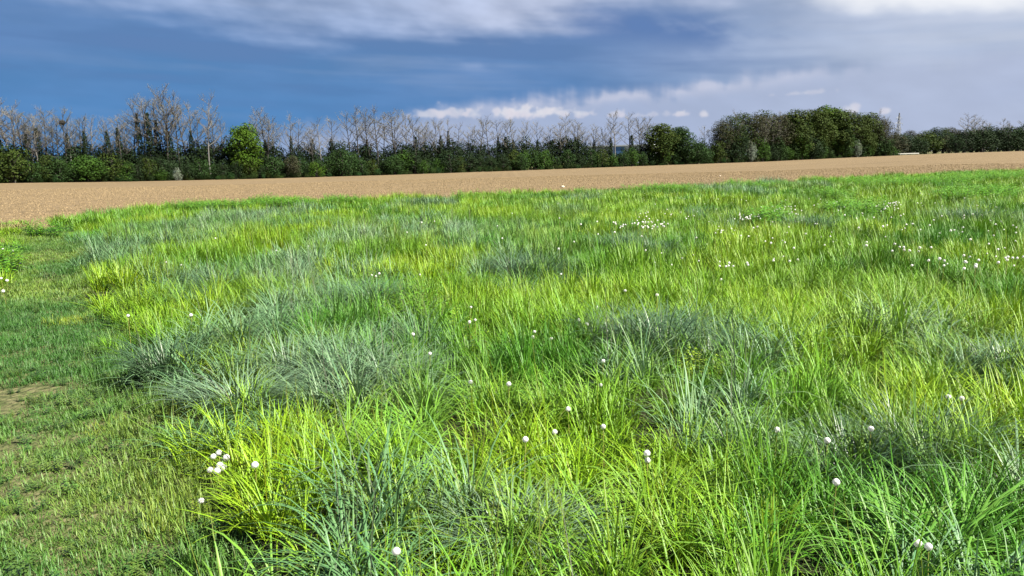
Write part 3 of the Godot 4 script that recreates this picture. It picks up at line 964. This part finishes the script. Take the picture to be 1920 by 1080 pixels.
	# leafy trees of the hedgerow
	for q in [[460, 233, 3.0, "spring", 1.2, "bright spring green leafy tree among bare ones in the hedgerow"], [1238, 230, 2.0, "olive", 1.6, "taller half of the twin leafy tree beside the gap in the hedge"], [1275, 236, 2.0, "green", 1.6, "lower half of the twin leafy tree beside the gap in the hedge"]]:
		var p := hedge_spot(q[0], q[2])
		plant_tree(rounds[rng.randi() % 4], "leafy_tree", q[5], "", p, tall_to(p, q[1], q[0]), q[4], leaf_mats[q[3]])
	# the wood
	for q in [[1352, 226, 3, "brown"], [1368, 214, 3, "olive"], [1392, 209, 6, "olive"], [1412, 213, 3, "brown"], [1430, 207, 8, "olive"], [1452, 212, 3, "brown"], [1472, 215, 7, "olive"], [1492, 209, 3, "olive"], [1512, 206, 9, "brown"], [1530, 207, 3, "olive"], [1550, 199, 7, "spring"], [1566, 205, 3, "olive"], [1586, 207, 8, "brown"], [1602, 211, 3, "olive"], [1622, 213, 6, "olive"], [1640, 217, 3, "brown"], [1654, 224, 5, "brown"], [1382, 232, 1, "deep"], [1500, 235, 1, "deep"], [1576, 235, 1, "green"], [1618, 240, 1, "olive"], [1440, 245, 12, "deep"], [1540, 245, 14, "deep"]]:
		var p := hedge_spot(q[0], q[2])
		var loose: bool = q[3] == "brown" or rng.randf() < 0.5
		plant_tree((airy if loose else rounds)[rng.randi() % 4], "wood_tree", ("brown budding tree" if q[3] == "brown" else "%s green leafy tree" % ("dark" if q[3] == "deep" else "olive")) + " in the wood, " + sized(tall_to(p, q[1], q[0]), 17.0, 20.0) + ", " + beside(q[0]), "trees of the rounded wood", p, tall_to(p, q[1], q[0]), r(1.15, 1.5), leaf_mats[q[3]])
	x = 1345.0
	while x < 1668.0:
		var p := hedge_spot(x, r(-1.0, 2.5))
		var tone: String = ["green", "deep", "olive", "fresh"][rng.randi() % 4]
		plant_tree(shrubs[rng.randi() % 6], "wood_shrub", words[tone] + " at the wood's foot, " + beside(x), "shrubs at the foot of the wood", p, r(5.5, 9.0), r(0.9, 1.25), leaf_mats[tone])
		x += r(12.0, 20.0)
	for q in [[1378, 216, 0], [1432, 220, 0], [1447, 222, 1], [1460, 216, 1], [1640, 214, 2], [1655, 222, 3]]:
		var p := hedge_spot(q[0], q[2])
		plant_tree(bare[rng.randi() % 9], "bare_tree", "slender bare tree at the edge of the rounded wood", "bare trees at the wood's edge", p, tall_to(p, q[1], q[0]), 0.8)
	# the far hedgerow beyond the gap
	rng.seed = 15
	x = 1664.0
	while x < 2010.0:
		for layer in 2:
			var p := hedge_spot(x, 45.0 + 22.0 * layer + r(0, 10.0))
			var tone: String = ["brown", "deep", "brown", "olive"][rng.randi() % 4]
			var row := table([1660, 1690, 1750, 1800, 1930, 2010], [252, 245, 240, 241, 243, 243], x) + r(-5.0, 8.0) + (0.0 if layer else 14.0)
			plant_tree((airy if layer else shrubs)[rng.randi() % 4], "far_tree" if layer else "far_shrub", ("grey brown tree" if layer else "dark shrub") + " in the low far hedgerow beyond the wood", "far hedgerow beyond the wood", p, tall_to(p, row, x), r(1.2, 1.6) if layer else r(1.3, 1.9), leaf_mats[tone])
		x += r(12.0, 18.0)
	x = 1790.0
	while x < 2010.0:
		var p := hedge_spot(x, r(4.0, 14.0))
		plant_tree(shrubs[rng.randi() % 6], "thicket_bush", "dark dense bush in the thicket where the field ends", "dark thicket at the field's end", p, tall_to(p, table([1780, 1810, 1850, 2000], [256, 244, 243, 243], x) + r(-4, 4), x), r(1.0, 1.4), leaf_mats["ivy" if rng.randf() < 0.55 else "deep"])
		x += r(13.0, 19.0)
	for q in [[1806, 218], [1822, 222], [1842, 226], [1880, 226], [1912, 228]]:
		var p := hedge_spot(q[0], 20.0)
		plant_tree(bare[rng.randi() % 9], "bare_tree", "bare spreading tree rising behind the dark thicket", "bare trees behind the thicket", p, tall_to(p, q[1], q[0]), 1.25)
	# low growth at the foot of the hedge
	var where := []
	var tint := PackedColorArray()
	for k in 900:
		var px := r(-60.0, 1690.0)
		var p := hedge_spot(px, r(-1.8, 8.0))
		where.append(Transform3D(Basis(Vector3.UP, r(0, TAU)).scaled(Vector3(r(0.2, 0.45), r(0.12, 0.34), r(0.2, 0.45))), p))
		var t := r(0.6, 1.5)
		tint.append(Color(t * r(0.8, 1.5), t, t * r(0.8, 1.2)))
	stuff("undergrowth", "low dark undergrowth along the foot of the hedge", "undergrowth", shrubs[1][1], where, tint)

# ------------------------------------------------------------------ things far off

func box(acc: Acc, lo: Vector3, hi: Vector3) -> void:
	for axis in 3:
		for s in 2:
			var n := Vector3.ZERO
			n[axis] = 1.0 if s else -1.0
			var u := (axis + 1) % 3
			var w := (axis + 2) % 3
			var ids := []
			for c in [[0, 0], [1, 0], [1, 1], [0, 1]]:
				var p := Vector3.ZERO
				p[axis] = hi[axis] if s else lo[axis]
				p[u] = hi[u] if c[0] else lo[u]
				p[w] = hi[w] if c[1] else lo[w]
				ids.append(acc.vert(p, n, Color.WHITE))
			acc.quad(ids[0], ids[1], ids[2], ids[3])

func boxed(called: String, parent: Node3D, mat: Material, lo: Vector3, hi: Vector3) -> void:
	var a := Acc.new()
	box(a, lo, hi)
	part(called, a.mesh(mat), parent)

func far_things() -> void:
	rng.seed = 9
	# pylon
	var steel := painted(Color(0.15, 0.16, 0.175), 0.6)
	steel.resource_name = "galvanised_steel"
	var d := ray(1682.0, 285.0)
	var base := Vector3(d.x, 0, d.z) / Vector2(d.x, d.z).length() * 620.0
	base.y = -0.4
	var py := thing("electricity_pylon", "grey steel lattice pylon far behind the gap beside the wood", "pylon", base, 0.6)
	var tall := tall_to(base, 212.0, 1682.0)
	for sx in [-1, 1]:
		for sz in [-1, 1]:
			var leg := Acc.new()
			tube(leg, [Vector3(sx * 2.6, 0, sz * 2.6), Vector3(sx * 0.9, tall * 0.62, sz * 0.9), Vector3(sx * 0.15, tall, sz * 0.15)], [0.2, 0.16, 0.12], 4, Color.WHITE)
			part("leg", leg.mesh(steel), py)
	var br := Acc.new()
	for k in 11:
		var t0 := k / 11.0
		var t1 := (k + 1) / 11.0
		var h0 := lerpf(2.6, 0.3, pow(t0, 0.8))
		var h1 := lerpf(2.6, 0.3, pow(t1, 0.8))
		for f in 4:
			var b := Basis(Vector3.UP, f * PI / 2)
			tube(br, [b * Vector3(-h0, t0 * tall, h0), b * Vector3(h1, t1 * tall, h1)], [0.09, 0.09], 4, Color.WHITE)
			tube(br, [b * Vector3(h0, t0 * tall, h0), b * Vector3(-h1, t1 * tall, h1)], [0.09, 0.09], 4, Color.WHITE)
	part("bracing", br.mesh(steel), py)
	for q in [[0.62, 4.6], [0.75, 5.4], [0.88, 3.8]]:
		var arm := Acc.new()
		for s in [-1, 1]:
			tube(arm, [Vector3(0, tall * q[0], 0.4), Vector3(s * q[1], tall * q[0], 0)], [0.14, 0.09], 4, Color.WHITE)
			tube(arm, [Vector3(0, tall * (q[0] + 0.04), -0.4), Vector3(s * q[1], tall * q[0], 0)], [0.14, 0.09], 4, Color.WHITE)
			tube(arm, [Vector3(s * q[1], tall * q[0], 0), Vector3(s * q[1], tall * q[0] - 1.5, 0)], [0.09, 0.09], 5, Color.WHITE)
		part("cross_arm", arm.mesh(steel), py)
	# warehouse glimpsed through the bare trees
	var wall := painted(Color(0.4, 0.42, 0.45), 0.7)
	var blue := painted(Color(0.05, 0.13, 0.28), 0.5)
	var grey := painted(Color(0.42, 0.45, 0.48), 0.6)
	var glass := painted(Color(0.06, 0.08, 0.1), 0.15)
	var wp := hedge_spot(1168.0, 70.0)
	var wh := thing("warehouse", "pale low warehouse with a blue panel glimpsed through the hedge", "building", wp, -0.35)
	var ht := tall_to(wp, 272.0, 1168.0)
	boxed("wall", wh, wall, Vector3(-13, -0.3, -6), Vector3(13, ht - 0.5, 6))
	boxed("roof", wh, grey, Vector3(-13.3, ht - 0.5, -6.3), Vector3(13.3, ht, 6.3))
	boxed("blue_panel", wh, blue, Vector3(-2.6, ht * 0.35, 6.0), Vector3(1.8, ht - 0.8, 6.12))
	for k in 4:
		boxed("window", wh, glass, Vector3(3.6 + k * 2.3, ht * 0.5, 6.0), Vector3(5.0 + k * 2.3, ht * 0.72, 6.06))
	boxed("door", wh, grey, Vector3(-9.5, -0.2, 6.0), Vector3(-6.0, ht * 0.6, 6.08))
	# white roadside barrier in the gap beyond the wood
	var conc := painted(Color(0.2, 0.2, 0.18), 0.85)
	var g0 := hedge_spot(1664.0, 6.0)
	var g1 := hedge_spot(1722.0, 6.0)
	g0.y += 0.12
	var run := g1 - g0
	var bar := thing("road_barrier", "low pale road barrier in the gap beside the wood", "barrier", g0, atan2(-run.z, run.x))
	var long := Vector2(run.x, run.z).length()
	boxed("rail", bar, conc, Vector3(0, 0.42, -0.1), Vector3(long, 0.85, 0.1))
	var k := 0.5
	while k < long:
		boxed("post", bar, conc, Vector3(k, -0.2, -0.3), Vector3(k + 0.2, 0.8, -0.1))
		k += 2.5
	# pale stones on the field
	var stone := painted(Color(0.4, 0.33, 0.25), 0.9)
	stone.resource_name = "pale_stone"
	for q in [[1055, 350.5, 0.1], [1278, 353, 0.05], [1350, 330, 0.07]]:
		var p := at_height(q[0], q[1], 0.0)
		var acc := Acc.new()
		for a in 7:
			for b in 9:
				var th := PI * a / 6.0
				var n := Vector3(sin(th) * cos(TAU * b / 9.0), cos(th), sin(th) * sin(TAU * b / 9.0))
				var s := 1.0 + 0.35 * bump_noise.get_noise_3d(n.x * 3.0 + q[0], n.y * 3.0, n.z * 3.0)
				acc.vert(n * Vector3(1.2, 0.8, 1.0) * q[2] * s, n, Color.WHITE)
		for a in 6:
			for b in 9:
				acc.quad(a * 9 + b, a * 9 + (b + 1) % 9, (a + 1) * 9 + (b + 1) % 9, (a + 1) * 9 + b)
		var o := thing("field_stone", "pale stone lying on the bare ploughed field", "stone", Vector3(p.x, 0.0, p.z), 0.0, "stones on the field")
		part("stone", acc.mesh(stone), o)

# ------------------------------------------------------------------ ground

func ramp_texture(sd: int, freq: float, octaves: int, a: Color, b: Color, size := 512) -> NoiseTexture2D:
	var n := FastNoiseLite.new()
	noise(n, sd, freq, octaves)
	var t := NoiseTexture2D.new()
	t.width = size
	t.height = size
	t.seamless = true
	t.noise = n
	var g := Gradient.new()
	g.offsets = PackedFloat32Array([0.2, 0.8])
	g.colors = PackedColorArray([a.linear_to_srgb(), b.linear_to_srgb()])
	t.color_ramp = g
	return t

func soil(called: String, a: Color, b: Color, scale: Vector3, relief: float, sd: int) -> StandardMaterial3D:
	var m := StandardMaterial3D.new()
	m.resource_name = called
	m.albedo_texture = ramp_texture(sd, 0.02, 6, a, b)
	m.uv1_triplanar = true
	m.uv1_world_triplanar = true
	m.uv1_scale = scale
	m.roughness = 0.95
	m.metallic_specular = 0.2
	m.vertex_color_use_as_albedo = true
	m.heightmap_enabled = true
	m.heightmap_texture = ramp_texture(sd + 1, 0.03, 5, Color.BLACK, Color.WHITE)
	m.heightmap_scale = relief
	return m

func sheet(xs: Array, zs: Callable, count: int, high: Callable, mat: Material, tone: Callable) -> ArrayMesh:
	var acc := Acc.new()
	var wide := xs.size()
	for k in count:
		for j in wide:
			var x: float = xs[j]
			var z: float = zs.call(x, float(k) / (count - 1))
			var y: float = high.call(x, z)
			acc.v.append(Vector3(x, y, z))
			acc.n.append(Vector3.UP)
			acc.c.append(tone.call(x, z))
	for k in count - 1:
		for j in wide - 1:
			var a := k * wide + j
			acc.quad(a, a + 1, a + wide + 1, a + wide)
	# normals from the heights
	for k in count:
		for j in wide:
			var id := k * wide + j
			var dx := acc.v[k * wide + mini(j + 1, wide - 1)] - acc.v[k * wide + maxi(j - 1, 0)]
			var dz := acc.v[mini(k + 1, count - 1) * wide + j] - acc.v[maxi(k - 1, 0) * wide + j]
			var n := dz.cross(dx).normalized()
			acc.n[id] = n if n.y > 0.0 else -n
	return acc.mesh(mat)

func ground() -> void:
	var white := func(_x: float, _z: float) -> Color: return Color.WHITE
	# the land to the horizon
	var xs := []
	for k in 121:
		xs.append(sinh((k - 60) / 60.0 * 6.0) * 20.0)
	structure("ground", sheet(xs, func(_x, t): return sinh((t - 0.5) * 12.0) * 20.0, 121, func(x, z): return land(x, z) - 0.22, soil("far_land", Color(0.05, 0.055, 0.022), Color(0.09, 0.085, 0.04), Vector3(0.2, 0.2, 0.2), 3.0, 50), white))
	# the harrowed field: long shallow ridges that the harrow left, parallel to the meadow's edge
	xs = []
	for k in 240:
		xs.append(lerpf(-150.0, 420.0, k / 239.0))
	var field_mat := soil("dry_soil", Color(0.083, 0.061, 0.034), Color(0.156, 0.117, 0.067), Vector3(0.055, 0.5, 0.42), 5.0, 60)
	var field := structure("field", sheet(xs, func(x, t): return lerpf(-13.0, hedge_z(x) - 1.0, pow(t, 1.7)), 150, func(x, z): return land(x, z) - 0.035, field_mat, func(x, z): return Color.WHITE * (1.0 + 0.42 * patch_noise.get_noise_2d(x * 0.25 + z * 0.1, z * 1.9 + x * 0.8) + 0.14 * tone_noise.get_noise_2d(x * 0.1, z * 0.3))))
	# clods
	rng.seed = 12
	var cm := painted(Color(1, 1, 1), 0.95, 0.0, 0.2)
	cm.resource_name = "clod"
	for v in 3:
		var acc := Acc.new()
		for a in 5:
			for b in 6:
				var th := PI * a / 4.0
				var n := Vector3(sin(th) * cos(TAU * b / 6.0), cos(th), sin(th) * sin(TAU * b / 6.0))
				acc.vert(n * Vector3(1.0, 0.62, 0.9) * r(0.7, 1.15), n, Color.WHITE)
		for a in 4:
			for b in 6:
				acc.quad(a * 6 + b, a * 6 + (b + 1) % 6, (a + 1) * 6 + (b + 1) % 6, (a + 1) * 6 + b)
		var where := []
		var tint := PackedColorArray()
		while where.size() < 30000:
			var dist := lerpf(18.0, 95.0, pow(rng.randf(), 1.35))
			var az := r(-0.68, 0.68)
			var p := Vector3(sin(az) * dist, 0, -cos(az) * dist)
			if in_meadow(p.x, p.z) or (p.x > -60.0 and p.z > -19.0 and p.x > -13.0):
				continue
			var ridge := sin((p.z + 0.45 * p.x) * 5.5)
			if rng.randf() > 0.62 + 0.38 * ridge:
				continue
			p.y = land(p.x, p.z) - 0.035
			var s := lerpf(0.014, 0.05, pow(rng.randf(), 3.0)) * (1.0 + dist / 90.0)
			where.append(Transform3D(Basis(Vector3.UP, r(0, TAU)).scaled(Vector3(s, s, s)), p))
			var t := r(0.7, 1.35)
			tint.append(Color(0.122 * t, 0.091 * t, 0.051 * t))
		stuff("clods", "", "", acc.mesh(cm), where, tint, field)
	# the meadow's own ground
	xs = []
	for k in 361:
		xs.append(-26.0 + k * 0.22)
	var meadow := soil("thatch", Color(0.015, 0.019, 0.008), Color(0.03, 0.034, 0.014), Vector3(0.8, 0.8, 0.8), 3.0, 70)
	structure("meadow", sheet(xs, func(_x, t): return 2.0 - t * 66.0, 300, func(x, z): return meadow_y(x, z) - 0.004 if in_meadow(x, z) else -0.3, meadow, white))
	# the path's bare earth
	var pm := soil("path_earth", Color(0.04, 0.05, 0.018), Color(0.095, 0.09, 0.045), Vector3(0.9, 0.9, 0.9), 2.0, 80)
	var acc := Acc.new()
	var bare := bare_spots()
	var rows := 240
	for k in rows:
		var z := 2.0 - k * 23.0 / (rows - 1)
		var l := table(PATH_Z, PATH_L, z)
		var q := table(PATH_Z, PATH_R, z)
		for j in 25:
			var x := lerpf(l - 0.1, q + 0.1, j / 24.0)
			var dry := Color.WHITE
			for b in bare:
				if Vector2(x - b[0], z - b[1]).length() < b[2] * (1.15 + 0.9 * edge_noise(x * 3.0, z * 3.0)):
					dry = Color(3.3, 2.6, 3.0)
			acc.vert(Vector3(x, meadow_y(x, z) + (0.004 if path_in(x, z) > 0.05 else -0.03), z), Vector3.UP, dry)
	for k in rows - 1:
		for j in 24:
			var a := k * 25 + j
			acc.quad(a, a + 1, a + 26, a + 25)
	structure("path", acc.mesh(pm))

# ------------------------------------------------------------------

func _ready() -> void:
	noise(bump_noise, 3, 0.5, 3)
	noise(tone_noise, 11, 0.28, 3)
	noise(patch_noise, 21, 0.16, 3)
	noise(cloud_noise, 31, 0.028, 5)
	noise(wisp_noise, 41, 0.05, 4)
	# camera
	var cam := Camera3D.new()
	cam.name = "camera"
	cam.transform = Transform3D(cam_basis, EYE)
	cam.fov = rad_to_deg(2.0 * atan(540.0 / FOCAL))
	cam.near = 0.05
	cam.far = 8000.0
	add_child(cam)
	cam.current = true
	# sky
	var sky := Sky.new()
	var pan := PanoramaSkyMaterial.new()
	pan.panorama = make_sky()
	sky.sky_material = pan
	var env := Environment.new()
	env.background_mode = Environment.BG_SKY
	env.sky = sky
	env.tonemap_mode = Environment.TONE_MAPPER_LINEAR
	env.tonemap_exposure = EXPO
	env.sdfgi_enabled = true
	env.ssao_enabled = true
	env.ssil_enabled = true
	var we := WorldEnvironment.new()
	we.name = "environment"
	we.environment = env
	add_child(we)
	# sun: behind the viewer's right shoulder
	var sun := DirectionalLight3D.new()
	sun.name = "sun"
	var to_sun := Vector3(sin(deg_to_rad(116)) * cos(deg_to_rad(49)), sin(deg_to_rad(49)), -cos(deg_to_rad(116)) * cos(deg_to_rad(49)))
	sun.basis = Basis.looking_at(-to_sun, Vector3.UP)
	sun.light_energy = 1.6
	sun.light_color = Color(1.0, 0.97, 0.92)
	sun.light_angular_distance = 0.5
	sun.shadow_enabled = true
	add_child(sun)
	print("sky ", Time.get_ticks_msec())
	ground()
	print("ground ", Time.get_ticks_msec())
	trees()
	print("trees ", Time.get_ticks_msec())
	far_things()
	meadow_grass()
	print("grass ", Time.get_ticks_msec())
	tussocks()
	weeds()
	dandelions()
	print("done ", Time.get_ticks_msec())
